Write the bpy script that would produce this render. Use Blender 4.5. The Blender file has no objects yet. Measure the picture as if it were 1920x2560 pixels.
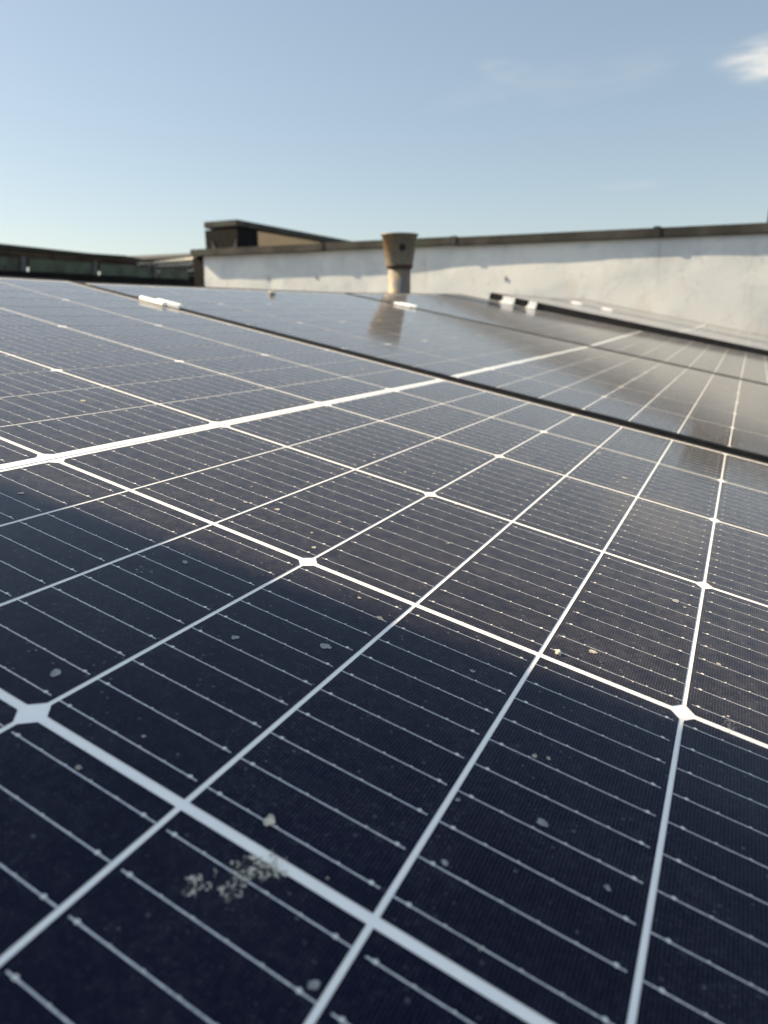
import bpy, bmesh, math, random
import numpy as np
from mathutils import Vector, Matrix
random.seed(7); R_ = math.radians
scn = bpy.context.scene; COL = scn.collection
# ------------------------------------------------------------------ camera
CZ = 0.50                                   # eye height above the roof deck
PITCH = R_(16.4); FPX = 1728.7              # focal length in pixels of a 1920 wide frame
cd = bpy.data.cameras.new('camera'); cam = bpy.data.objects.new('camera', cd); COL.objects.link(cam)
cam.location = (0, 0, CZ); cam.rotation_euler = (R_(90) - PITCH, 0, 0)
cd.sensor_fit = 'HORIZONTAL'; cd.sensor_width = 6.0; cd.lens = 6.0 * FPX / 1920.0
cd.clip_start = 0.02; cd.clip_end = 5000
cd.dof.use_dof = True; cd.dof.focus_distance = 0.41; cd.dof.aperture_fstop = 2.2
scn.camera = cam
# ------------------------------------------------------------------ world and sun
SUN_AZ, SUN_EL = -70.0, 34.0
w = bpy.data.worlds.new('World'); scn.world = w; w.use_nodes = True
nt = w.node_tree; nt.nodes.clear()
def N(t, ty, **kw):
    n = t.nodes.new(ty)
    for k, v in kw.items(): setattr(n, k, v)
    return n
def mth(t, op, a, b=None, c=None, clamp=False):
    n = N(t, 'ShaderNodeMath', operation=op); n.use_clamp = clamp
    for i, v in enumerate((a, b, c)):
        if v is None: continue
        if isinstance(v, (int, float)): n.inputs[i].default_value = v
        else: t.links.new(v, n.inputs[i])
    return n.outputs[0]
def vdot(t, a, vec):
    n = N(t, 'ShaderNodeVectorMath', operation='DOT_PRODUCT'); t.links.new(a, n.inputs[0]); n.inputs[1].default_value = vec
    return n.outputs['Value']
def mixc(t, f, a, b, typ='MIX'):
    n = N(t, 'ShaderNodeMix', data_type='RGBA', blend_type=typ)
    for i, v in ((0, f), (6, a), (7, b)):
        if isinstance(v, (int, float)): n.inputs[i].default_value = v
        elif isinstance(v, tuple): n.inputs[i].default_value = (*v, 1) if len(v) == 3 else v
        else: t.links.new(v, n.inputs[i])
    return n.outputs[2]
def rng_(t, v, a, b, c=0.0, d=1.0, smooth=True):
    n = N(t, 'ShaderNodeMapRange', interpolation_type='SMOOTHSTEP' if smooth else 'LINEAR')
    t.links.new(v, n.inputs[0])
    for i, q in enumerate((a, b, c, d)): n.inputs[1 + i].default_value = q
    return n.outputs[0]
sky = N(nt, 'ShaderNodeTexSky', sky_type='NISHITA'); sky.sun_disc = False
sky.sun_elevation = R_(SUN_EL); sky.sun_rotation = R_(SUN_AZ)
sky.air_density = 1.0; sky.dust_density = 0.6; sky.ozone_density = 1.6; sky.altitude = 50
bg = N(nt, 'ShaderNodeBackground'); bg.inputs[1].default_value = 0.090
wo = N(nt, 'ShaderNodeOutputWorld')
tc = N(nt, 'ShaderNodeTexCoord'); D = tc.outputs['Generated']
def cloud(az, el, ru, rv, seed, dens, tilt=0.0):
    az, el = R_(az), R_(el)
    c = Vector((math.sin(az) * math.cos(el), math.cos(az) * math.cos(el), math.sin(el)))
    r = Vector((math.cos(az), -math.sin(az), 0)); u = r.cross(c)
    r2 = r * math.cos(tilt) + u * math.sin(tilt); u2 = u * math.cos(tilt) - r * math.sin(tilt)
    x = mth(nt, 'SUBTRACT', vdot(nt, D, r2), c.dot(r2)); y = mth(nt, 'SUBTRACT', vdot(nt, D, u2), c.dot(u2))
    cb = N(nt, 'ShaderNodeCombineXYZ'); nt.links.new(mth(nt, 'MULTIPLY', x, 9.0), cb.inputs[0]); nt.links.new(mth(nt, 'MULTIPLY', y, 34.0), cb.inputs[1]); cb.inputs[2].default_value = seed
    nz = N(nt, 'ShaderNodeTexNoise'); nz.inputs['Scale'].default_value = 1.6; nz.inputs['Detail'].default_value = 5; nz.inputs['Roughness'].default_value = 0.5
    nt.links.new(cb.outputs[0], nz.inputs['Vector'])
    q = mth(nt, 'ADD', mth(nt, 'POWER', mth(nt, 'ABSOLUTE', mth(nt, 'DIVIDE', x, ru)), 2.0), mth(nt, 'POWER', mth(nt, 'ABSOLUTE', mth(nt, 'DIVIDE', y, rv)), 2.0))
    m = rng_(nt, q, 1.0, 0.0)
    v = mth(nt, 'MULTIPLY', m, rng_(nt, nz.outputs['Fac'], 0.28, 0.72))
    return mth(nt, 'MULTIPLY', v, dens, clamp=True)
sc_ = N(nt, 'ShaderNodeVectorMath', operation='MULTIPLY'); nt.links.new(sky.outputs[0], sc_.inputs[0]); sc_.inputs[1].default_value = (0.189,) * 3
gm = N(nt, 'ShaderNodeGamma'); gm.inputs[1].default_value = 0.60; nt.links.new(sc_.outputs[0], gm.inputs[0])     # gamma compresses the sky's brightness range
s2_ = N(nt, 'ShaderNodeVectorMath', operation='MULTIPLY'); nt.links.new(gm.outputs[0], s2_.inputs[0]); s2_.inputs[1].default_value = (0.685 * 3, 0.700 * 3, 0.690 * 3)
col = s2_.outputs[0]
for a in ((28.2, 15.1, 0.105, 0.032, 3.0, 1.3, -0.04), (30.0, 14.9, 0.09, 0.020, 6.1, 1.2, 0.0), (9.0, 16.0, 0.045, 0.017, 9.0, 0.22, -0.12),
          (18.0, 8.5, 0.06, 0.008, 12.0, 0.14, 0.0), (14.0, 15.2, 0.22, 0.03, 14.0, 0.10, 0.1)):
    col = mixc(nt, cloud(*a), col, (2.55, 2.55, 2.45))
sy = N(nt, 'ShaderNodeSeparateXYZ'); nt.links.new(D, sy.inputs[0])      # unseen bright cloud added behind the viewer to lift the shade fill
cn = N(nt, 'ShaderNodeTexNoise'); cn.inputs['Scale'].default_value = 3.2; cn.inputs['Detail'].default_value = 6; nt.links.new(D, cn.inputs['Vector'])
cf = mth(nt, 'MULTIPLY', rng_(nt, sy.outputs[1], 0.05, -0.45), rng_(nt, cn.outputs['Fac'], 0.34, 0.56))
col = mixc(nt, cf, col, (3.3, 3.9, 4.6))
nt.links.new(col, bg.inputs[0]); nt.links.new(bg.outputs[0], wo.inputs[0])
sl = bpy.data.lights.new('sun', 'SUN'); sl.energy = 4.3; sl.angle = R_(0.53); sl.color = (1.0, 0.80, 0.54)
so = bpy.data.objects.new('sun', sl); COL.objects.link(so)
SUND = Vector((math.sin(R_(SUN_AZ)) * math.cos(R_(SUN_EL)), math.cos(R_(SUN_AZ)) * math.cos(R_(SUN_EL)), math.sin(R_(SUN_EL))))
so.rotation_euler = SUND.to_track_quat('Z', 'Y').to_euler(); so.location = (0, 0, 30)
vs = scn.view_settings; vs.view_transform = 'Standard'; vs.look = 'None'; vs.exposure = 1.9; vs.gamma = 1.0; vs.use_curve_mapping = False
# ------------------------------------------------------------------ helpers
CP, SP = math.cos(PITCH), math.sin(PITCH)
BW = Matrix(((1, 0, 0), (0, -SP, CP), (0, -CP, -SP)))        # camera axes (right, down, forward) to world
def at(px, py, Y):                                           # point seen at a photo pixel (1920 x 2560) at ground distance Y
    d = BW @ Vector(((px - 960) / FPX, (py - 1280) / FPX, 1)); return Vector((0, 0, CZ)) + d * (Y / d.y)
def tag(o, label=None, cat=None, group=None, kind=None):
    if label: o['label'] = label
    if cat: o['category'] = cat
    if group: o['group'] = group
    if kind: o['kind'] = kind
    return o
def empty(name, mat, label, cat, group=None):
    o = bpy.data.objects.new(name, None); o.empty_display_size = .1; COL.objects.link(o); o.matrix_world = mat
    return tag(o, label, cat, group)
class MB:
    def __init__(s): s.v = []; s.f = []; s.m = []
    def add(s, vs_, fs, mi=0):
        b = len(s.v); s.v += [tuple(p) for p in vs_]
        for f in fs: s.f.append(tuple(b + i for i in f)); s.m.append(mi)
    def box(s, x0, x1, y0, y1, z0, z1, mi=0):
        s.add([(x0, y0, z0), (x1, y0, z0), (x1, y1, z0), (x0, y1, z0), (x0, y0, z1), (x1, y0, z1), (x1, y1, z1), (x0, y1, z1)],
              [(0, 3, 2, 1), (4, 5, 6, 7), (0, 1, 5, 4), (1, 2, 6, 5), (2, 3, 7, 6), (3, 0, 4, 7)], mi)
    def slab(s, pts, z0, z1, mi=0):                          # vertical prism over a ground polygon (ccw)
        n = len(pts); a = [(p[0], p[1], z0) for p in pts] + [(p[0], p[1], z1) for p in pts]
        s.add(a, [tuple(range(n - 1, -1, -1)), tuple(range(n, 2 * n))] + [(i, (i + 1) % n, n + (i + 1) % n, n + i) for i in range(n)], mi)
    def hexa(s, a, b, mi=0):                                 # bottom quad a, top quad b
        s.add(list(a) + list(b), [(3, 2, 1, 0), (4, 5, 6, 7), (0, 1, 5, 4), (1, 2, 6, 5), (2, 3, 7, 6), (3, 0, 4, 7)], mi)
    def mesh(s, name, mats):
        me = bpy.data.meshes.new(name); me.from_pydata(s.v, [], s.f); me.validate()
        for m in (mats if isinstance(mats, (list, tuple)) else [mats]): me.materials.append(m)
        me.polygons.foreach_set('material_index', s.m[:len(me.polygons)]); me.update(); return me
    def build(s, name, mats, parent=None, bevel=0, smooth=False):
        me = s.mesh(name, mats); return put(name, me, parent, bevel, smooth)
def put(name, me, parent=None, bevel=0, smooth=False):
    if bevel:
        bm = bmesh.new(); bm.from_mesh(me)
        bmesh.ops.bevel(bm, geom=list(bm.edges), offset=bevel, segments=2, affect='EDGES', clamp_overlap=True)
        bm.to_mesh(me); bm.free()
    if smooth: me.shade_smooth()
    o = bpy.data.objects.new(name, me); COL.objects.link(o)
    if parent: o.parent = parent
    return o
# ------------------------------------------------------------------ materials
def mat(name):
    m = bpy.data.materials.new(name); m.use_nodes = True; t = m.node_tree
    return m, t, t.nodes['Principled BSDF']
def setp(t, b, key, v):
    if isinstance(v, (int, float)): b.inputs[key].default_value = v
    elif isinstance(v, tuple): b.inputs[key].default_value = (*v, 1)
    else: t.links.new(v, b.inputs[key])
def pos(t, kind='world'):
    return N(t, 'ShaderNodeNewGeometry').outputs['Position'] if kind == 'world' else N(t, 'ShaderNodeTexCoord').outputs['Object']
def noise(t, vec, scale, detail=4, rough=0.55, dist=0.0):
    n = N(t, 'ShaderNodeTexNoise'); n.inputs['Scale'].default_value = scale; n.inputs['Detail'].default_value = detail
    n.inputs['Roughness'].default_value = rough; n.inputs['Distortion'].default_value = dist; t.links.new(vec, n.inputs['Vector']); return n.outputs['Fac']
def bump(t, b, h, strength=0.2, dist=0.01):
    n = N(t, 'ShaderNodeBump'); n.inputs['Strength'].default_value = strength; n.inputs['Distance'].default_value = dist
    t.links.new(h, n.inputs['Height']); t.links.new(n.outputs[0], b.inputs['Normal'])
def simple(name, c1, c2, scale, rough=0.7, metal=0.0, bstr=0.2, bdist=0.005, lo=0.35, hi=0.65, space='world', detail=5):
    m, t, b = mat(name); P = pos(t, space); n = noise(t, P, scale, detail)
    setp(t, b, 'Base Color', mixc(t, rng_(t, n, lo, hi), c1, c2)); setp(t, b, 'Roughness', rough); setp(t, b, 'Metallic', metal)
    if bstr: bump(t, b, noise(t, P, scale * 4, 4), bstr, bdist)
    return m
def dust(t, P):
    """settled dust on the glass: fine speckle, soft smears and a thin even film"""
    fine = rng_(t, noise(t, P, 1000, 3, 0.8), 0.57, 0.70)
    mid = rng_(t, noise(t, P, 230, 4, 0.7), 0.42, 0.78)
    big = rng_(t, noise(t, P, 16, 5, 0.65, 0.6), 0.36, 0.72)
    vo = N(t, 'ShaderNodeTexVoronoi'); vo.inputs['Scale'].default_value = 330; t.links.new(P, vo.inputs['Vector'])
    sepc = N(t, 'ShaderNodeSeparateColor'); t.links.new(vo.outputs['Color'], sepc.inputs[0])
    grain = mth(t, 'MULTIPLY', rng_(t, vo.outputs['Distance'], 0.30, 0.12), rng_(t, sepc.outputs[0], 0.86, 0.99))
    mp = N(t, 'ShaderNodeMapping', vector_type='TEXTURE'); mp.inputs['Rotation'].default_value = (0, 0, R_(-27)); mp.inputs['Scale'].default_value = (6.0, 1.0, 1.0); t.links.new(P, mp.inputs[0])
    run = rng_(t, noise(t, mp.outputs[0], 75, 4, .65), 0.42, 0.75)
    a = mth(t, 'MULTIPLY_ADD', fine, 0.20, 0.001)
    a = mth(t, 'MULTIPLY_ADD', mid, 0.042, a)
    a = mth(t, 'MULTIPLY_ADD', run, 0.014, a)
    a = mth(t, 'MULTIPLY', a, mth(t, 'MULTIPLY_ADD', big, 0.65, 0.30))
    return mth(t, 'MULTIPLY_ADD', grain, 0.15, a, clamp=True)
DUSTC = (0.44, 0.44, 0.455); SHEEN = 0.055
def glassy(name, build, rough=0.075, dustk=1.0, ior=1.41):
    m, t, b = mat(name); P = pos(t); d = dust(t, P)
    if dustk != 1.0: d = mth(t, 'MULTIPLY', d, dustk)
    c = build(t, P)
    setp(t, b, 'Base Color', mixc(t, d, c, DUSTC))
    setp(t, b, 'Roughness', mth(t, 'MULTIPLY_ADD', d, 0.55, rough)); setp(t, b, 'IOR', ior); setp(t, b, 'Specular Tint', (0.10, 0.15, 0.42))   # anti-reflective coating: weak bluish reflection head-on
    bump(t, b, noise(t, P, 900, 2), 0.035, 0.0006)
    setp(t, b, 'Sheen Weight', mth(t, 'MULTIPLY_ADD', rng_(t, noise(t, P, 120, 5, .7), .3, .7), SHEEN, SHEEN * .5)); setp(t, b, 'Sheen Roughness', 0.45); setp(t, b, 'Sheen Tint', (0.95, 0.90, 0.82))
    return m
def cellcol(t, P):
    O = pos(t, 'object'); sx = N(t, 'ShaderNodeSeparateXYZ'); t.links.new(O, sx.inputs[0])
    fr = mth(t, 'FRACT', mth(t, 'DIVIDE', sx.outputs[0], 0.00135))
    tri = mth(t, 'ABSOLUTE', mth(t, 'SUBTRACT', fr, 0.5))
    f = rng_(t, tri, 0.10, 0.03)
    oi = N(t, 'ShaderNodeObjectInfo')
    base = mixc(t, rng_(t, noise(t, P, 9, 3), 0.3, 0.7), (0.0006, 0.0011, 0.0070), (0.0014, 0.0020, 0.0100))
    base = mixc(t, mth(t, 'MULTIPLY', oi.outputs['Random'], .6), base, (0.0030, 0.0030, 0.0090))
    return mixc(t, mth(t, 'MULTIPLY', f, 0.19), base, (0.17, 0.18, 0.21))
M_CELL = glassy('solar cell glass', cellcol)
M_BACK = glassy('white backing glass', lambda t, P: mixc(t, rng_(t, noise(t, P, 60, 4), 0.3, 0.7), (0.87, 0.845, 0.79), (0.82, 0.80, 0.76)), dustk=0.8)
M_RIB = glassy('tinned ribbon under glass', lambda t, P: mixc(t, rng_(t, noise(t, P, 300, 3), 0.3, 0.7), (0.50, 0.55, 0.58), (0.66, 0.70, 0.72)), dustk=0.8)
m, t, b = mat('tinned wire'); P = pos(t)
setp(t, b, 'Base Color', mixc(t, rng_(t, noise(t, P, 700, 3), 0.3, 0.7), (0.46, 0.47, 0.49), (0.72, 0.72, 0.71))); setp(t, b, 'Roughness', 0.28); setp(t, b, 'Metallic', 0.6)
bump(t, b, noise(t, P, 1600, 2), 0.6, 0.0004); M_WIRE = m
M_PAD = simple('solder pad', (0.55, 0.55, 0.52), (0.72, 0.71, 0.66), 900, 0.5, 0.2, 0.2, 0.0003)
M_FRAME = simple('black anodised aluminium', (0.006, 0.006, 0.007), (0.016, 0.015, 0.014), 60, 0.5, 0.0, 0.1, 0.001)
M_FRAME.node_tree.nodes['Principled BSDF'].inputs['Specular IOR Level'].default_value = 0.3
M_ALU = simple('bare aluminium clamp', (0.74, 0.74, 0.72), (0.86, 0.86, 0.84), 130, 0.42, 0.12, 0.2, 0.001)
M_BOLT = simple('steel bolt', (0.25, 0.24, 0.22), (0.45, 0.43, 0.40), 300, 0.4, 0.8, 0.2, 0.001)
M_DROP = simple('dried droppings', (0.42, 0.38, 0.27), (0.62, 0.58, 0.46), 260, 0.95, 0.0, 0.6, 0.001)
M_SPOT = simple('dried mineral spot', (0.16, 0.18, 0.19), (0.28, 0.28, 0.27), 500, 0.9, 0.0, 0.2, 0.0005)
M_SPOTW = simple('dried mud spot', (0.22, 0.21, 0.18), (0.36, 0.34, 0.29), 500, 0.9, 0.0, 0.3, 0.0005)
M_STONE = simple('grit stone', (0.36, 0.32, 0.24), (0.58, 0.54, 0.44), 350, 0.85, 0.0, 0.6, 0.001)
M_FRAME.node_tree.nodes['Principled BSDF'].inputs['Specular IOR Level'].default_value = 0.25
# ------------------------------------------------------------------ solar panels
RP = Matrix(((0.87468449, 0.45183036, 0.17543195), (0.30852671, -0.23987568, -0.92047321), (-0.37381588, 0.85924908, -0.34921727)))
CPN = Vector((0.40059798, -0.32241235, 0.17705596))          # camera in the first panel's own frame
T4 = Matrix.Translation((0, 0, CZ)) @ (BW @ RP).to_4x4() @ Matrix.Translation(-CPN)
PX, PY, HB = 0.071, 0.18226, 0.005138
GX, GY = 0.00112, 0.0020                                      # half gaps between cells
W6 = 6 * PY; EX = 12 * PX + HB + 0.020; E = 0.015            # outer edge of the module
def rotv(v):
    v = Vector(v); return Matrix.Rotation(v.length, 4, v.normalized()) if v.length > 1e-9 else Matrix.Identity(4)
def cell_mesh(x0, x1, y0, y1, chL, chR, flip, mb=None, pads=True):
    """one third-cut cell (own centre as origin when mb is None) with chamfered corners, ten wires and solder pads"""
    own = mb is None
    if own: mb = MB()
    ox, oy = ((x0 + x1) / 2, (y0 + y1) / 2) if own else (0, 0)
    ax, bx, ay, by = x0 - ox, x1 - ox, y0 - oy, y1 - oy
    cx, cy = 0.0042, 0.0050; z = 0.0003
    pts = []
    pts += [(ax + cx, ay), ] if chL else [(ax, ay)]
    pts += [(bx - cx, ay), (bx, ay + cy)] if chR else [(bx, ay)]
    pts += [(bx, by - cy), (bx - cx, by)] if chR else [(bx, by)]
    pts += [(ax + cx, by), (ax, by - cy), (ax, ay + cy)] if chL else [(ax, by)]
    mb.add([(p[0], p[1], z) for p in pts], [tuple(range(len(pts)))], 0)
    mid = (ay + by) / 2
    for k in range(10):
        y = mid + (k - 4.5) * 0.0179
        w0, w1 = (ax, bx - 0.0022) if flip else (ax + 0.0022, bx)
        h = 0.00014; r = 0.00031
        mb.add([(w0, y - r, z + .00005), (w1, y - r, z + .00005), (w1, y, z + h), (w0, y, z + h), (w1, y + r, z + .00005), (w0, y + r, z + .00005)],
               [(0, 1, 2, 3), (3, 2, 4, 5)], 1)
        if pads:
            for q in range(6):
                px_ = (ax + bx) / 2 + (q - 2.5) * 0.01165; rr = 0.00086 if q in (0, 5) else 0.00052
                mb.add([(px_ + rr * math.cos(a) * 1.1, y + rr * math.sin(a), z + .0003) for a in [i * math.pi / 4 for i in range(8)]], [tuple(range(8))], 2)
    if own: return mb, Vector((ox, oy, 0))
MESHC = {}
def panel(mw, label, keep, detail=True):
    root = empty('solar_panel', mw, label, 'solar panel', 'solar panels laid edge to edge on the roof')
    fr = MB(); yl, yh = -E, W6 + E; lip, top, hh, th = 0.0085, 0.0016, 0.030, 0.0018
    for (a, b_, c, d) in ((-EX, EX, yl, yl + lip), (-EX, EX, yh - lip, yh), (-EX, -EX + lip, yl + lip, yh - lip), (EX - lip, EX, yl + lip, yh - lip)):
        fr.box(a, b_, c, d, -.004, top)
    for (a, b_, c, d) in ((-EX, EX, yl, yl + th), (-EX, EX, yh - th, yh), (-EX, -EX + th, yl + th, yh - th), (EX - th, EX, yl + th, yh - th)):
        fr.box(a, b_, c, d, -hh, -.004)
    for (a, b_, c, d) in ((-EX + th, EX - th, yl + th, yl + .028), (-EX + th, EX - th, yh - .028, yh - th)):
        fr.box(a, b_, c, d, -hh, -hh + .0018)
    fr.build('frame', M_FRAME, root, bevel=0.0004)
    bk = MB(); bk.box(-EX + lip * .6, EX - lip * .6, yl + lip * .6, yh - lip * .6, -.0045, 0.0)
    bk.build('backing_sheet', M_BACK, root)
    rb = MB(); rb.box(-.0026, .0026, .004, W6 - .004, 0.0, .00035); rb.build('centre_ribbon', M_RIB, root)
    cells = []
    inv = None
    for j in range(6):
        for s in (-1, 1):
            for k in range(12):
                a = HB + k * PX + GX; b_ = HB + (k + 1) * PX - GX
                if k == 0: a = 0.0064
                chin, chout = (k % 3 == 0), (k % 3 == 2)
                x0, x1, cl, cr = (a, b_, chin, chout) if s > 0 else (-b_, -a, chout, chin)
                c = mw @ Vector(((x0 + x1) / 2, (j + .5) * PY, 0))
                q = Vector((c.x, c.y, c.z - CZ)); q = BW.transposed() @ q
                vis = -1e9
                if q.z > .05:
                    u, v = q.x / q.z * FPX, q.y / q.z * FPX
                    over = max(abs(u) - 1010, abs(v) - 1350, 0)
                    ncam = abs(q.normalized() @ (BW.transposed() @ (mw.to_3x3() @ Vector((0, 0, 1)))))
                    vis = ncam / q.z ** 2 - (1e4 if over > 260 / q.z * .6 else 0)
                cells.append((vis, j, s, k, x0, x1, cl, cr))
    cells.sort(key=lambda c: -c[0])
    rest = MB(); nrest = 0
    for n, (vis, j, s, k, x0, x1, cl, cr) in enumerate(cells):
        flip = (j % 2 == 1)
        y0, y1 = j * PY + GY, (j + 1) * PY - GY
        if n < keep and vis > -1e3:
            key = (s, k if k == 0 else 100 + k % 3, flip)
            if key not in MESHC:
                mb, _ = cell_mesh(x0, x1, y0, y1, cl, cr, flip); MESHC[key] = mb.mesh('solar_cell', [M_CELL, M_WIRE, M_PAD])
            o = bpy.data.objects.new('solar_cell', MESHC[key]); COL.objects.link(o); o.parent = root
            o.location = ((x0 + x1) / 2, (y0 + y1) / 2, 0)
        else:
            cell_mesh(x0, x1, y0, y1, cl, cr, flip, rest, pads=False); nrest += 1
    if nrest:
        o = rest.build('solar_cells', [M_CELL, M_WIRE, M_PAD], root); o['kind'] = 'stuff'
    return root
F1 = T4 @ Matrix.Translation((0, -2 * PY, 0))
F2 = T4 @ Matrix.Translation((.0023, .7713, .0027)) @ rotv((0.0117, -0.0051, -0.0022))
F3 = F2 @ Matrix.Translation((0, W6 + E, 0)) @ Matrix.Rotation(0.0145, 4, 'X') @ Matrix.Translation((0, E + .014, 0))
F4 = T4 @ Matrix.Translation((-.726 + EX, 3.035 + E, .0715)) @ rotv((0.002, 0.004, 0))
F5 = T4 @ Matrix.Translation((-.726 + EX, 4.170 + E, .074)) @ rotv((0.016, 0.004, 0))
P1 = panel(F1, 'nearest dark solar panel filling the foreground, its near half in shade', 100)
P2 = panel(F2, 'second solar panel beyond the first black gap, with a round pebble on it', 100)
P3 = panel(F3, 'third solar panel, between the thin grey gap and the thick black raised frame side', 100)
P4 = panel(F4, 'fourth solar panel, raised a step higher behind a thick black frame side', 0)
P5 = panel(F5, 'farthest solar panel, a thin beige sliver against the foot of the white wall', 0)
# ------------------------------------------------------------------ clamps
def clamp(mw, L, label, g=.012, step=0.0, lag=.004):
    root = empty('panel_clamp', mw, label, 'clamp', 'aluminium clamps holding the solar panels')
    o = .0016; a = g / 2
    prof = [(-a - .011, o + .0002), (-a - .0125, o + .0035), (-a - .010, o + .0068), (-a - .004, o + .0075), (-a + .0020, o + .0050), (-a + .0020, -.018),
            (a - .0020, -.018), (a - .0020, step + o + .0050), (a + .004, step + o + .0075), (a + .010, step + o + .0062), (a + .010, step + o + .0002),
            (a + .0002, step + o + .0002), (a + .0002, -.021), (-a - .0002, -.021), (-a - .0002, o + .0002)]
    m = MB(); n = len(prof)
    vs_ = [(-L / 2 + (lag if y > 0 else 0), y, z) for y, z in prof] + [(L / 2 + (lag if y > 0 else 0), y, z) for y, z in prof]
    fs = [(i, (i + 1) % n, n + (i + 1) % n, n + i) for i in range(n)]
    m.add(vs_, fs)
    # end caps as strips between outer and inner outline
    for b0 in (0, n):
        for f in ((0, 1, 2, 3, 4, 14), (4, 5, 13, 14), (5, 6, 12, 13), (6, 7, 11, 12), (7, 8, 9, 10, 11)):
            m.add([vs_[b0 + i] for i in f], [tuple(range(len(f)))])
    m.build('clamp_body', M_ALU, root)
    bt = MB()
    for s_ in (1,):
        bt.add([(.0042 * math.cos(i * math.pi / 3), .0038 * math.sin(i * math.pi / 3), z) for z in (-.018, -.010) for i in range(6)],
               [tuple(range(5, -1, -1)), tuple(range(6, 12))] + [(i, (i + 1) % 6, 6 + (i + 1) % 6, 6 + i) for i in range(6)])
    bt.build('clamp_bolt', M_BOLT, root, bevel=.0005)
    return root
def fr(F, x, y, z): return F @ Matrix.Translation((x, y, z))
def row_x(px, py, F, y):                               # local x where the view ray crosses the row y of a panel
    d = BW @ Vector(((px - 960) / FPX, (py - 1280) / FPX, 1)); Fi = F.inverted(); o = Fi @ Vector((0, 0, CZ)); dd = Fi.to_3x3() @ d
    return (o + dd * ((y - o.y) / dd.y)).x
for (px, py, F, off, L, g, st, lag, lb) in (
    (393, 757, F1, .006, .060, .012, .0, .022, 'largest white clamp on the black gap behind the nearest panel'),
    (1011, 762, F2, .007, .062, .014, .001, .010, 'white clamp on the thin gap in front of the rusty pipe'),
    (1267, 757, F3, .008, .060, .014, .022, .004, 'ridged pale clamp at the left end of the raised fourth panel'),
    (1328, 766, F3, .008, .040, .014, .022, .002, 'dull stepped clamp at the start of the long black frame side'),
    (1439, 764, F4, .010, .060, .014, .002, .004, 'small far clamp between the last two panels, the left one'),
    (1517, 773, F4, .010, .060, .014, .002, .004, 'small far clamp between the last two panels, the right one')):
    y = W6 + E + off; clamp(fr(F, row_x(px, py, F, y), y, 0), L, lb, g=g, step=st, lag=lag)
# mounting rails under the array
for i, (x, d) in enumerate(((-.45, 'left'), (.45, 'right'))):
    m = MB(); m.box(x - .02, x + .02, -.1, 2.31, -.075, -.036)
    o = m.build('mounting_rail', M_ALU); o.matrix_world = F1
    tag(o, 'aluminium rail under the ' + d + ' side of the nearest panels', 'rail', 'rails under the panels')
# ------------------------------------------------------------------ stains, spots and pebbles
PINV = T4.inverted()
def on_panel(px, py, F, z=0.0):
    d = BW @ Vector(((px - 960) / FPX, (py - 1280) / FPX, 1)); Fi = F.inverted()
    o = Fi @ Vector((0, 0, CZ)); dd = Fi.to_3x3() @ d
    return o + dd * ((z - o.z) / dd.z)
def film(name, c1, c2, cover, scale=420):
    m, t, b = mat(name); P = pos(t)
    setp(t, b, 'Base Color', mixc(t, rng_(t, noise(t, P, 300, 4), .3, .7), c1, c2)); setp(t, b, 'Roughness', .95)
    a = rng_(t, noise(t, P, scale, 5, .62, .4), .58 - cover * .3, .74 - cover * .3)
    b.inputs['Specular IOR Level'].default_value = .1
    setp(t, b, 'Alpha', mth(t, 'MULTIPLY', a, .80)); return m
M_FILM = film('dried dropping film', (0.40, 0.38, 0.31), (0.58, 0.56, 0.48), .55, 600)
M_FILMB = film('grey dried film', (0.16, 0.18, 0.20), (0.26, 0.28, 0.28), .40, 600)
def blob(cx, cy, rx, ry, n=14, jit=.16, ang=0):
    out = []
    for i in range(n):
        a = 2 * math.pi * i / n; r = 1 + random.uniform(-jit, jit)
        x, y = rx * r * math.cos(a), ry * r * math.sin(a)
        out.append((cx + x * math.cos(ang) - y * math.sin(ang), cy + x * math.sin(ang) + y * math.cos(ang)))
    return out
def patch(mb, pts, z0=.0006, z1=.0009):
    n = len(pts); c = (sum(p[0] for p in pts) / n, sum(p[1] for p in pts) / n)
    inn = [(c[0] + (p[0] - c[0]) * .75, c[1] + (p[1] - c[1]) * .75) for p in pts]
    vs_ = [(p[0], p[1], z0) for p in pts] + [(p[0], p[1], z1) for p in inn]
    mb.add(vs_, [(i, (i + 1) % n, n + (i + 1) % n, n + i) for i in range(n)] + [tuple(range(n, 2 * n))])
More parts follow.
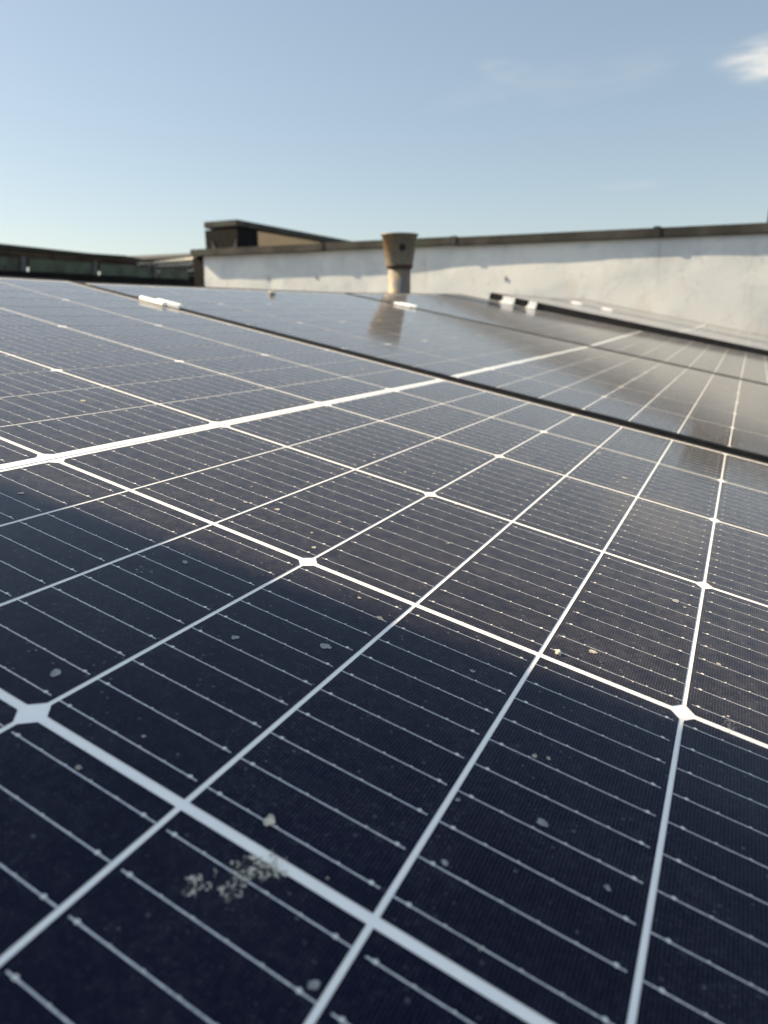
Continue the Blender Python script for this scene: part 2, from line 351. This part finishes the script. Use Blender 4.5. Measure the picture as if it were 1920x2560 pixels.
spots = [  # px, py, radius mm, warm
 (53, 1235, 2.2, 0), (207, 1003, 3.4, 1), (462, 1407, 2.2, 0), (587, 1596, 2.4, 0), (140, 1685, 3.0, 0), (814, 1618, 3.2, 0), (529, 1252, 2.0, 1), (613, 1257, 1.8, 1),
 (693, 1275, 2.6, 1), (848, 1307, 1.4, 1), (780, 1334, 1.2, 1), (785, 1371, 1.9, 1), (949, 1547, 2.2, 1), (898, 1497, 1.3, 1), (1394, 1637, 2.0, 1), (1481, 1631, 2.8, 1),
 (1688, 1504, 3.4, 0), (1711, 1520, 1.4, 0), (1498, 1135, 3.4, 1), (1560, 1196, 3.6, 1), (1543, 1206, 2.0, 1), (1370, 1214, 2.2, 1), (1390, 1052, 2.0, 1), (905, 923, 3.6, 1),
 (250, 865, 3.6, 1), (334, 877, 2.4, 1), (41, 821, 2.6, 1), (936, 1138, 2.0, 1), (943, 1166, 1.6, 1), (1013, 1182, 2.0, 1), (925, 1195, 1.6, 1), (1085, 1185, 1.6, 1),
 (1906, 1577, 1.8, 1), (1796, 1662, 1.6, 1), (1685, 1320, 1.2, 1), (1335, 1893, 1.7, 1), (1370, 1898, 1.2, 1), (196, 1922, 1.4, 1), (1356, 2060, 2.6, 0), (1517, 2222, 1.4, 0),
 (785, 2465, 2.0, 0), (1112, 2160, 1.4, 0), (1144, 2002, 1.2, 0), (1582, 1706, 1.1, 1), (1820, 1793, 1.0, 1), (1180, 1680, 1.6, 0), (1120, 1360, 1.6, 0), (600, 1010, 1.2, 1), (590, 955, 2.0, 1), (635, 967, 1.8, 1), (565, 985, 1.6, 1), (600, 926, 2.0, 1), (1140, 1262, 2.0, 0)]
for i in range(10):
    spots.append((random.uniform(20, 1900), random.uniform(1000, 2450), random.uniform(.5, 1.2), int(random.random() < .6)))
for (px, py, r, wm) in spots:
    p = on_panel(px, py, F1)
    if not (-.86 < p.x < .9 and 0 < p.y < W6): continue
    m = MB(); patch(m, blob(p.x, p.y, r * .00085, r * .0007, 12, .26, random.uniform(0, 3)), .0006, .00064)
    m.build('mud_spot' if wm else 'water_spot', M_SPOTW if wm else M_SPOT, P1)
sc = MB()
def splat(mb, cs, F, k, s0, s1):
    for (px, py, spread, n) in cs:
        for _ in range(n):
            a, rr = random.uniform(0, 6.28), abs(random.gauss(0, .5)) * spread
            p = on_panel(px + rr * math.cos(a) * 1.35, py + rr * math.sin(a), F)
            s_ = random.uniform(s0, s1)
            zz = .0006 + len(mb.v) * 2e-7; patch(mb, blob(p.x, p.y, s_ * random.uniform(.8, 1.4), s_ * .7, 11, .4, random.uniform(0, 3)), zz, zz + .00003)
from mathutils import noise as mn
def smear(cs, F, m_, label, thr, sc, step=1.3):
    """one ragged sheet of dried dropping: small cells kept where noise and the outline agree; cs = (px, py, radius px)"""
    mb = MB(); x0 = min(c[0] - c[2] * 1.5 for c in cs); x1 = max(c[0] + c[2] * 1.5 for c in cs); y0 = min(c[1] - c[2] * 1.2 for c in cs); y1 = max(c[1] + c[2] * 1.2 for c in cs)
    nx_, ny_ = int((x1 - x0) / step), int((y1 - y0) / step); idx = {}
    def keep(px, py):
        v = max(w_ * (1 - math.hypot((px - cx_) / 1.3, py - cy_) / r_c) for cx_, cy_, r_c, w_ in cs)
        n = mn.fractal(Vector((px * sc, py * sc, 3.3)), .9, 2.1, 5)
        return v + n * .55 > thr
    for a in range(nx_):
        for c in range(ny_):
            if keep(x0 + (a + .5) * step, y0 + (c + .5) * step):
                q = []
                for (da, dc) in ((0, 0), (1, 0), (1, 1), (0, 1)):
                    k = (a + da, c + dc)
                    if k not in idx:
                        jx, jy = random.uniform(-.35, .35) * step, random.uniform(-.35, .35) * step
                        p = on_panel(x0 + k[0] * step + jx, y0 + k[1] * step + jy, F); idx[k] = len(mb.v); mb.v.append((p.x, p.y, .0006 + random.uniform(0, .00008)))
                    q.append(idx[k])
                mb.f.append(tuple(q)); mb.m.append(0)
    o = mb.build('bird_dropping', m_); o.matrix_world = F
    return tag(o, label, 'dropping', 'bird droppings on the nearest panel')
smear([(668, 2172, 44, 1.15), (635, 2155, 26, .8), (610, 2192, 44, .75), (560, 2226, 48, .5), (520, 2224, 30, .45), (486, 2202, 22, .95), (479, 2232, 22, 1.0)], F1, M_FILM, 'large crusty cream bird dropping smeared below the thick white line', .34, .055)
smear([(350, 1428, 15, 1.0), (376, 1432, 12, .8)], F1, M_FILMB, 'faint greyish dried dropping in the shade at the left', .38, .16, 1.0)
smear([(1824, 1815, 24, .8)], F1, M_FILMB, 'brownish gritty dropping beside the right white cross', .40, .25, 1.0)
def pebble(px, py, F, r, label, m=M_STONE):
    p = on_panel(px, py, F); bm = bmesh.new(); bmesh.ops.create_icosphere(bm, subdivisions=3, radius=r)
    for v in bm.verts:
        n = math.sin(v.co.x / r * 3.1 + r * 900) * .16 + math.sin(v.co.y / r * 4.3 + v.co.x / r * 2) * .16 + math.sin(v.co.z / r * 3.7 + 1) * .08
        v.co *= 1 + n; v.co.z *= .72
    me = bpy.data.meshes.new('pebble'); bm.to_mesh(me); bm.free(); me.materials.append(m)
    o = put('pebble', me, None, 0, True); o.matrix_world = F @ Matrix.Translation((p.x, p.y, r * .62)); tag(o, label, 'pebble')
pebble(681, 738, F2, .0095, 'round tan pebble on the second panel near the far edge')
pebble(674, 2058, F1, .0019, 'crumb of pale grit sitting on a wire above the bird dropping')
pebble(1395, 1635, F1, .0016, 'tiny yellowish grain beside the white line at the right')
# ------------------------------------------------------------------ roof deck and ground
M_DECK = simple('weathered roofing felt', (0.09, 0.09, 0.088), (0.16, 0.155, 0.15), 2.2, 0.9, 0, 0.4, 0.01)
m = MB(); m.box(-14, 22, -9, 40, -.3, 0.0); tag(m.build('roof_deck', M_DECK), kind='structure')
M_GRD = simple('distant ground', (0.10, 0.11, 0.07), (0.20, 0.18, 0.14), 0.02, 0.95, 0, 0)
m = MB(); m.add([(-3000, -3000, -14), (3000, -3000, -14), (3000, 3000, -14), (-3000, 3000, -14)], [(0, 1, 2, 3)]); tag(m.build('ground', M_GRD), kind='structure')
# ------------------------------------------------------------------ parapet wall
A = at(508, 640, 8.25); Bp = at(1920, 582, 5.35)
m, t, b = mat('rough whitewashed render'); P = pos(t)
n1 = noise(t, P, 2.2, 6, .6, .5); n2 = noise(t, P, 6.5, 5, .6, .8)
c = mixc(t, rng_(t, n1, .40, .66), (0.50, 0.515, 0.505), (0.41, 0.435, 0.44)); c = mixc(t, mth(t, 'MULTIPLY', rng_(t, n2, .55, .75), .55), c, (0.27, 0.31, 0.34))
c = mixc(t, mth(t, 'MULTIPLY', rng_(t, noise(t, P, 3.6, 4, .5, .2), .56, .75), .35), c, (0.38, 0.34, 0.30))
mp = N(t, 'ShaderNodeMapping'); mp.inputs['Scale'].default_value = (9.0, 9.0, 1.3); t.links.new(P, mp.inputs[0])
c = mixc(t, mth(t, 'MULTIPLY', rng_(t, noise(t, mp.outputs[0], 1.0, 5, .6), .58, .74), .30), c, (0.22, 0.22, 0.20))
cr = rng_(t, mth(t, 'ABSOLUTE', mth(t, 'SUBTRACT', noise(t, P, 3.0, 6, .62, .4), .5)), .006, .0)
c = mixc(t, mth(t, 'MULTIPLY', cr, .35), c, (0.20, 0.20, 0.19))
setp(t, b, 'Base Color', c); setp(t, b, 'Roughness', .9); bump(t, b, noise(t, P, 28, 6), .22, .006); M_WALL = m
m, t, b = mat('weathered copper coping'); P = pos(t)
c = mixc(t, rng_(t, noise(t, P, 4.0, 5), .35, .65), (0.026, 0.026, 0.024), (0.050, 0.048, 0.043)); c = mixc(t, mth(t, 'MULTIPLY', rng_(t, noise(t, P, 2.0, 3), .56, .66), .6), c, (0.035, 0.052, 0.036))
setp(t, b, 'Base Color', c); setp(t, b, 'Roughness', .6); bump(t, b, noise(t, P, 10, 4), .3, .01); M_COP = m
M_DARK = simple('dark bitumen cladding', (0.004, 0.004, 0.005), (0.009, 0.008, 0.008), 5, .9, 0, .2, .01)
for m_ in (M_DARK, M_COP): m_.node_tree.nodes['Principled BSDF'].inputs['Specular IOR Level'].default_value = 0.12
LW = (Vector((Bp.x, Bp.y, 0)) - Vector((A.x, A.y, 0))); Lw = LW.length; U = LW.normalized(); NF = Vector((-U.y, U.x, 0)) * -1   # NF faces the camera
if NF.y > 0: NF = -NF
wall = empty('parapet_wall', Matrix.Translation((A.x, A.y, 0)), 'long whitewashed parapet wall with dark metal coping running across the roof', 'wall')
ztA = at(500, 624, 8.25).z; ztB = at(1920, 557, 5.35).z; THK = .0725
LX = Lw + 2.2
def topz(s): return ztA + (ztB - ztA) * s / Lw
nx, nz = 260, 30
def bumpf(s, z):
    s, z = s * 2, z * 2
    return .5 * (.010 * math.sin(s * .83 + .4 + z * .4) + .006 * math.sin(s * 1.9 + z * .9) + .0022 * math.sin(s * 4.7 - z * 2.7 + 1.2) + .0008 * math.sin(s * 11.0 + z * 5.0))
m = MB(); vs_ = []
for i in range(nx + 1):
    s = LX * i / nx
    for j in range(nz + 1):
        z = (topz(s) - THK * .5) * j / nz
        q = U * s + NF * (bumpf(s, z) * min(1, (1 - j / nz) * 4)); vs_.append((q.x, q.y, z))
m.add(vs_, [(i * (nz + 1) + j, (i + 1) * (nz + 1) + j, (i + 1) * (nz + 1) + j + 1, i * (nz + 1) + j + 1) for i in range(nx) for j in range(nz)])
bk_ = -NF * .20; a0, a1 = Vector((0, 0, 0)) - NF * .03, U * LX - NF * .03
m.hexa([a0 + bk_, a1 + bk_, a1, a0], [(a0 + bk_) + Vector((0, 0, topz(0) - THK * .5)), (a1 + bk_) + Vector((0, 0, topz(LX) - THK * .5)), a1 + Vector((0, 0, topz(LX) - THK * .5)), a0 + Vector((0, 0, topz(0) - THK * .5))])
m.build('wall_face', M_WALL, wall, smooth=True)
def over(s): return .080 - .042 * s / Lw
def s_of(px):
    d = BW @ Vector(((px - 960) / FPX, -.38, 1)); k = d.x / d.y          # |x/y| of the view ray
    A2, U2 = Vector((A.x, A.y)), Vector((U.x, U.y)); return (k * A2.y - A2.x) / (U2.x - k * U2.y)
js = [s_of(487), s_of(812), s_of(1140), s_of(1640), LX]
for i in range(4):
    s0, s1 = js[i] + .003, js[i + 1]; m = MB()
    dz = (.0, .006, .0, .0)[i]
    q = []
    for s in (s0, s1):
        z1 = topz(s) + dz
        q.append([U * s + NF * over(s) + Vector((0, 0, z1 - THK)), U * s - NF * .25 + Vector((0, 0, z1 - THK)), U * s - NF * .25 + Vector((0, 0, z1 - .015)), U * s + NF * over(s) + Vector((0, 0, z1))])
    m.add(q[0] + q[1], [(0, 1, 2, 3), (7, 6, 5, 4), (0, 3, 7, 4), (3, 2, 6, 7), (2, 1, 5, 6), (1, 0, 4, 5)])
    m.build('coping', M_COP, wall, bevel=.006)
    if i:
        m = MB(); s0 = js[i]
        q = []
        for s in (s0 - .025, s0 + .025):
            z1 = topz(s) + .008
            q.append([U * s + NF * (over(s) + .006) + Vector((0, 0, z1 - THK - .005)), U * s - NF * .257 + Vector((0, 0, z1 - THK)), U * s - NF * .257 + Vector((0, 0, z1 - .015)), U * s + NF * (over(s) + .006) + Vector((0, 0, z1 + .002))])
        m.add(q[0] + q[1], [(0, 1, 2, 3), (7, 6, 5, 4), (0, 3, 7, 4), (3, 2, 6, 7), (2, 1, 5, 6), (1, 0, 4, 5)])
        m.build('coping_joint', M_COP, wall, bevel=.002)
m = MB(); s0, s1 = s_of(482), -.006
p = [U * s0 + NF * .01, U * s1 + NF * .01, U * s1 - NF * .15, U * s0 - NF * .15]
m.hexa([v.copy() for v in p], [v + Vector((0, 0, topz(0) - THK - .002)) for v in p]); m.build('end_post', M_DARK, wall)
for px, zz in ((1268, .40), (664, .52), (788, .47)):
    s = s_of(px); z = CZ + (.25 if px > 1000 else .31); m = MB(); c0 = U * s + NF * (bumpf(s, z) + .0)
    p = [c0 - U * .014 - NF * .02, c0 + U * .014 - NF * .02, c0 + U * .012 + NF * .009, c0 - U * .012 + NF * .009]
    m.hexa([v + Vector((0, 0, z - .02)) for v in p], [v + Vector((0, 0, z + .02)) for v in p]); m.build('wall_hook', M_BOLT, wall, bevel=.006)
# ------------------------------------------------------------------ rusty vent pipe
m, t, b = mat('rusty galvanised steel'); O = pos(t, 'object')
sx = N(t, 'ShaderNodeMapping'); sx.inputs['Scale'].default_value = (26, 26, 3.2); t.links.new(O, sx.inputs[0])
nn = noise(t, sx.outputs[0], 1.0, 5, .6, .3); n3 = noise(t, O, 60, 5)
c = mixc(t, rng_(t, n3, .3, .7), (0.070, 0.074, 0.070), (0.125, 0.112, 0.078)); c = mixc(t, mth(t, 'MULTIPLY', rng_(t, nn, .52, .62), .65), c, (0.19, 0.105, 0.035)); c = mixc(t, mth(t, 'MULTIPLY', rng_(t, nn, .61, .70), .8), c, (0.06, 0.025, 0.012))
setp(t, b, 'Base Color', c); setp(t, b, 'Roughness', .6); setp(t, b, 'Metallic', .1); bump(t, b, n3, .3, .002); M_RUST = m
M_RUSTD = simple('dark rust', (0.018, 0.008, 0.006), (0.05, 0.020, 0.010), 60, .85, 0, .3, .002)
M_HOLE = simple('dark hole', (0.004, 0.004, 0.004), (0.006, 0.005, 0.005), 60, .95, 0, 0)
YP = 3.42
pt = at(999, 586, YP); pm = at(999, 668, YP); pb = at(997, 740, YP)
k = YP / CP / FPX * 1.0
pxm = lambda n_, ypx: n_ * (YP * (1 / (CP - SP * (ypx - 1280) / FPX * -1)) if False else 1) * (at(1000, ypx, YP) - at(999, ypx, YP)).length
r_top, r_mid, r_low = pxm(46, 586), pxm(32.5, 668), pxm(28, 700)
pipe = empty('vent_pipe', Matrix.Translation((pt.x, YP, 0)), 'rusty vent pipe with a flared funnel top and a round hole, before the white wall', 'pipe')
def lathe(name, prof, m_, parent, n=40):
    mb = MB(); vs_ = []; k_ = len(prof)
    for i in range(n):
        a = 2 * math.pi * i / n; vs_ += [(r * math.cos(a), r * math.sin(a), z) for r, z in prof]
    fs = [(i * k_ + j, ((i + 1) % n) * k_ + j, ((i + 1) % n) * k_ + j + 1, i * k_ + j + 1) for i in range(n) for j in range(k_ - 1)]
    mb.add(vs_, fs); return mb.build(name, m_, parent, smooth=True)
M_SHAFT = simple('stained zinc shaft', (0.075, 0.078, 0.080), (0.20, 0.135, 0.065), 14, .6, .05, .3, .002, space='object')
lathe('shaft', [(r_low, 0), (r_low, pm.z + .002), (r_low - .003, pm.z + .002), (r_low - .003, 0)], M_SHAFT, pipe)
lathe('funnel', [(r_mid, pm.z), (r_top - .003, pt.z - .006), (r_top + .0035, pt.z - .005), (r_top + .0035, pt.z), (r_top - .004, pt.z), (r_mid - .004, pm.z), (r_mid, pm.z)], M_RUST, pipe, 40)
lathe('rust_collar', [(r_low + .001, pm.z - .010), (r_mid + .002, pm.z - .001), (r_mid + .0025, pm.z + .005), (r_mid + .001, pm.z + .010)], M_RUSTD, pipe)
hz = at(1006, 622, YP).z; f_ = (hz - pm.z) / (pt.z - pm.z); rh = r_mid + (r_top - r_mid) * f_
m = MB(); ah = math.radians(-90 + 9); rd = pxm(8, 622)
cx, cy = (rh + .0012) * math.cos(ah), (rh + .0012) * math.sin(ah); tx, ty = -math.sin(ah), math.cos(ah); lean = (r_top - r_mid) / (pt.z - pm.z)
vs_ = []
for dep in (0, -.012):
    for i in range(20):
        a = 2 * math.pi * i / 20; h_ = rd * math.sin(a); l_ = rd * math.cos(a); rr = lean * h_ - l_ * l_ / (2 * rh) + dep
        vs_.append((cx + tx * l_ + math.cos(ah) * rr, cy + ty * l_ + math.sin(ah) * rr, hz + h_))
m.add(vs_, [tuple(range(20))] + [(i, (i + 1) % 20, 20 + (i + 1) % 20, 20 + i) for i in range(20)]); m.build('vent_hole', M_HOLE, pipe)
lathe('base_flashing', [(r_low + .09, .002), (r_low + .085, .02), (r_low + .02, .05), (r_low + .001, .12)], M_DARK, pipe)
# ------------------------------------------------------------------ brick penthouse behind the wall
m, t, b = mat('tan brick'); P = pos(t, 'object'); bt = N(t, 'ShaderNodeTexBrick'); t.links.new(P, bt.inputs[0])
mp = N(t, 'ShaderNodeMapping'); mp.inputs['Rotation'].default_value = (R_(90), 0, 0); t.links.new(P, mp.inputs[0]); t.links.new(mp.outputs[0], bt.inputs[0])
bt.inputs['Color1'].default_value = (.55, .36, .18, 1); bt.inputs['Color2'].default_value = (.45, .29, .15, 1); bt.inputs['Mortar'].default_value = (.30, .27, .22, 1)
bt.inputs['Scale'].default_value = 1.6; bt.inputs['Mortar Size'].default_value = .02
setp(t, b, 'Base Color', mixc(t, rng_(t, noise(t, P, 1.5, 4), .35, .65), bt.outputs[0], (.50, .33, .17), 'MIX')); setp(t, b, 'Roughness', .9); M_BRICK = m
K0 = at(592, 548, 26); hK = K0.z
def at_h(px, py, z):                                   # point on a view ray at height z
    d = BW @ Vector(((px - 960) / FPX, (py - 1280) / FPX, 1)); return Vector((0, 0, CZ)) + d * ((z - CZ) / d.z)
K1 = at_h(508, 555, hK); K2 = at_h(925, 611, hK)
K1 = K0 + (K1 - K0); pent = empty('brick_penthouse', Matrix.Translation((K0.x, K0.y, 0)), 'tan brick rooftop block with dark front and flat dark roof, behind the wall', 'building')
k1, k2 = K1 - K0, K2 - K0; k1.z = k2.z = 0; k3 = k1 + k2
uu = k2.normalized(); vv = k1.normalized()
sl_ = hK - at(592, 569, 26).z
m = MB(); m.slab([(-uu * .0 - vv * .0)[:2], k2[:2], k3[:2], k1[:2]], hK - sl_ * .8, hK); m.build('roof_slab', M_COP, pent, bevel=.03)
i0 = uu * .03 + vv * .03
m = MB(); m.slab([(uu * 1.3 + vv * .05)[:2], (k2 + vv * .05 - uu * .3)[:2], (k3 - uu * .3 - vv * .3)[:2], (k1 + uu * 1.3 - vv * .3)[:2]], -2, hK - sl_); m.build('brick_wall', M_BRICK, pent)
m = MB(); m.slab([i0[:2], (uu * 1.29 + vv * .03)[:2], (k1 + uu * 1.29 - vv * .02)[:2], (k1 + uu * .03 - vv * .02)[:2]], -2, hK - sl_ - .005); m.build('dark_front', M_DARK, pent)
M_CURT = simple('dark grey curtain', (0.022, 0.020, 0.020), (0.040, 0.036, 0.034), 1.2, .9, 0, .2, .02)
m = MB(); n = 14
for i in range(n):                                      # sagging tarpaulin on the dark front
    a, c_ = i / n, (i + 1) / n
    za, zc = [hK - sl_ - .35 - .55 * (1 - (2 * q - 1) ** 2) for q in (a, c_)]
    pa, pc = i0 + (k1 - vv * .3) * (.04 + .9 * a) - uu * .03, i0 + (k1 - vv * .3) * (.04 + .9 * c_) - uu * .03
    m.hexa([pa, pc, pc + uu * .02, pa + uu * .02], [Vector((pa.x, pa.y, za)), Vector((pc.x, pc.y, zc)), Vector((pc.x, pc.y, zc)) + uu * .02, Vector((pa.x, pa.y, za)) + uu * .02])
m.build('tarpaulin', M_CURT, pent)
# ------------------------------------------------------------------ dark chimney at the right edge
c0 = at(1911, 600, 8.75); d = Vector((c0.x, c0.y, 0)).normalized(); r_ = Vector((d.y, -d.x, 0))
c1 = Vector((c0.x, c0.y, 0)); chim = empty('chimney_stack', Matrix.Translation(c1), 'tall dark chimney stack rising behind the wall at the right edge', 'chimney')
m = MB(); m.slab([(r_ * 0)[:2], (r_ * .58)[:2], (r_ * .58 + d * .5)[:2], (d * .5)[:2]], 0, 1.86); m.build('stack', M_DARK, chim, bevel=.02)
m = MB(); m.slab([(r_ * .01)[:2], (r_ * .60 - d * .02)[:2], (r_ * .60 + d * .52)[:2], (r_ * .01 + d * .52)[:2]], 1.865, 1.93); m.build('cap', M_COP, chim, bevel=.02)
# ------------------------------------------------------------------ left: long glazed roof light and low sheds
M_GREEN = simple('dull green glass', (0.005, 0.012, 0.008), (0.035, 0.062, 0.042), 3.5, .5, 0, .1, .01)
M_BRN = simple('brown weathered timber', (0.02, 0.014, 0.010), (0.055, 0.042, 0.032), 2.5, .85, 0, .3, .01)
M_POST = simple('pale painted post', (0.035, 0.038, 0.045), (0.06, 0.065, 0.07), 5, .7, 0, .1, .01)
M_BLK = simple('black roof edge', (0.006, 0.007, 0.006), (0.014, 0.016, 0.012), 3, .7, 0, .1, .01)
def Yl(px): return 1 / (1 / 12.0 - px * (1 / 12.0 - 1 / 15.2) / 385.0)
def gp(px, py, off=0.0):
    p = at(px, py, Yl(px)); return p + Vector((0, off, 0))
gl = empty('glazed_roof_light', Matrix.Translation((gp(0, 700).x, gp(0, 700).y, 0)), 'long low roof light with dull green panes under a black sloping roof, at the left', 'roof light')
OG = gl.location.copy()
def strip(name, m_, pxs, tops, bots, depth, off=0.0, parent=gl, bevel=0.0):
    m = MB(); OO = parent.location
    for a in range(len(pxs) - 1):
        q = [gp(pxs[a], bots[a], off), gp(pxs[a + 1], bots[a + 1], off)]; u = [gp(pxs[a], tops[a], off), gp(pxs[a + 1], tops[a + 1], off)]
        dd = Vector((0, depth, 0)); q = [v - OO for v in q]; u = [v - OO for v in u]
        m.hexa([q[0], q[1], q[1] + dd, q[0] + dd], [u[0], u[1], u[1] + dd, u[0] + dd])
    return m.build(name, m_, parent, bevel)
strip('roof', M_BLK, [-260, 0, 240, 325], [588, 610, 635.5, 641], [601, 620, 642, 646], 1.6, -.25)
strip('soffit_beam', M_BRN, [-260, 0, 110, 200, 340], [602, 620.6, 632, 641, 647], [618, 633, 643, 649, 653], .2, .0)
strip('inner_wall', M_BLK, [-260, 0, 300], [600, 621, 648], [650, 660, 678], .1, .9)
for a, c_ in ((-260, 52), (72, 232), (250, 383), (400, 468)):
    ta, tcx = 641 + a * .070, 641 + c_ * .070; ba, bc = 674.5 + a * .052, 674.5 + c_ * .052
    strip('green_pane', M_GREEN, [a, c_], [ta, tcx], [ba, bc], .05, .0)
strip('top_rail', M_BRN, [-260, 0, 470], [638 - 18, 638, 670.5], [641.5 - 18, 641.5, 673.5], .09, -.03)
for a, w_ in ((57, 8), (237, 7), (386, 6)):
    strip('post', M_POST, [a, a + w_], [636 + a * .07, 636 + (a + w_) * .07], [677 + a * .05, 677 + (a + w_) * .05], .09, -.06)
strip('base_beam', M_DARK, [-260, 0, 470], [663, 675, 699], [720, 730, 760], .25, -.06)
# corrugated shed roof seen between the roof light and the wall
M_SHEET = simple('pale corrugated sheet', (0.30, 0.285, 0.235), (0.44, 0.41, 0.33), 3, .6, .1, .2, .01)
M_SHEETG = simple('greenish corrugated sheet', (0.04, 0.05, 0.035), (0.08, 0.09, 0.065), 3, .6, .1, .2, .01)
o0 = at(400, 700, 22); shed = empty('corrugated_shed', Matrix.Translation((o0.x, o0.y, 0)), 'low shed of pale corrugated sheets beside the left end of the wall', 'shed')
OO = shed.location
def quad3(m, p, th=.05):
    q = [v - OO for v in p]; m.hexa([v - Vector((0, 0, th)) for v in q], q)
m = MB(); quad3(m, [at(310, 650, 20), at(500, 640, 20), at(500, 632, 24), at(325, 640, 24)], .12); m.build('roof_edge', M_BLK, shed)
rows = [((300, 664), (500, 640), (300, 660), (500, 646), 1), ((300, 672), (500, 650), (290, 667), (500, 656), 1), ((320, 676), (500, 659), (300, 672), (500, 664), 0), ((330, 681), (500, 667), (320, 678), (500, 673), 1), ((380, 689), (500, 676), (360, 685), (500, 686), 0)]
for (a, b_, c_, d_, lt) in rows:
    m = MB(); Yn, Yf = 18.0, 18.8
    n = 16
    for i in range(n):
        f0, f1 = i / n, (i + .62) / n
        L_ = lambda p, q, f: (p[0] + (q[0] - p[0]) * f, p[1] + (q[1] - p[1]) * f)
        p0, p1, p2, p3 = L_(c_, d_, f0), L_(c_, d_, f1), L_(a, b_, f1), L_(a, b_, f0)
        quad3(m, [at(*p0, Yn), at(*p1, Yn), at(*p2, Yf), at(*p3, Yf)], .03)
        p4 = L_(c_, d_, (i + 1) / n); p5 = L_(a, b_, (i + 1) / n)
        quad3(m, [at(*p1, Yn) - Vector((0, 0, .02)), at(*p4, Yn) - Vector((0, 0, .02)), at(*p5, Yf) - Vector((0, 0, .02)), at(*p2, Yf) - Vector((0, 0, .02))], .03)
    m.build('roof_sheet', M_SHEET if lt else M_SHEETG, shed)
m = MB(); a_, b_ = at(290, 655, 20) - OO, at(505, 648, 20) - OO
m.hexa([Vector((a_.x, a_.y, -.0)), Vector((b_.x, b_.y, 0)), Vector((b_.x, b_.y + .3, 0)), Vector((a_.x, a_.y + .3, 0))], [a_, b_, b_ + Vector((0, .3, 0)), a_ + Vector((0, .3, 0))]); m.build('shed_wall', M_DARK, shed)
# ------------------------------------------------------------------ unseen block added so its corner shades the near half
q = T4 @ Vector((.235, -.026, 0)); sh = Vector((SUND.x, SUND.y, 0)).normalized(); pp = Vector((sh.y, -sh.x, 0))
if pp.y > 0: pp = -pp
e = Vector((q.x, q.y, 0)) + sh * 2.5
st = empty('shade_block', Matrix.Translation(e), 'unseen rendered block added left of the nearest panel, its corner shading it', 'building')
M_BLOCK = simple('grey render', (0.30, 0.30, 0.29), (0.40, 0.39, 0.36), 2, .9, 0, .3, .01)
m = MB(); m.slab([(0, 0), (sh * 1.6)[:2], (sh * 1.6 + pp * 1.5)[:2], (pp * 1.5)[:2]], 0, 2.85); m.build('block_wall', M_BLOCK, st)
m = MB(); m.slab([(sh * .0 + pp * .02)[:2], (sh * 1.66 + pp * .0)[:2], (sh * 1.66 + pp * 1.56)[:2], (pp * 1.56)[:2]], 2.855, 2.96); m.build('block_roof', M_COP, st)
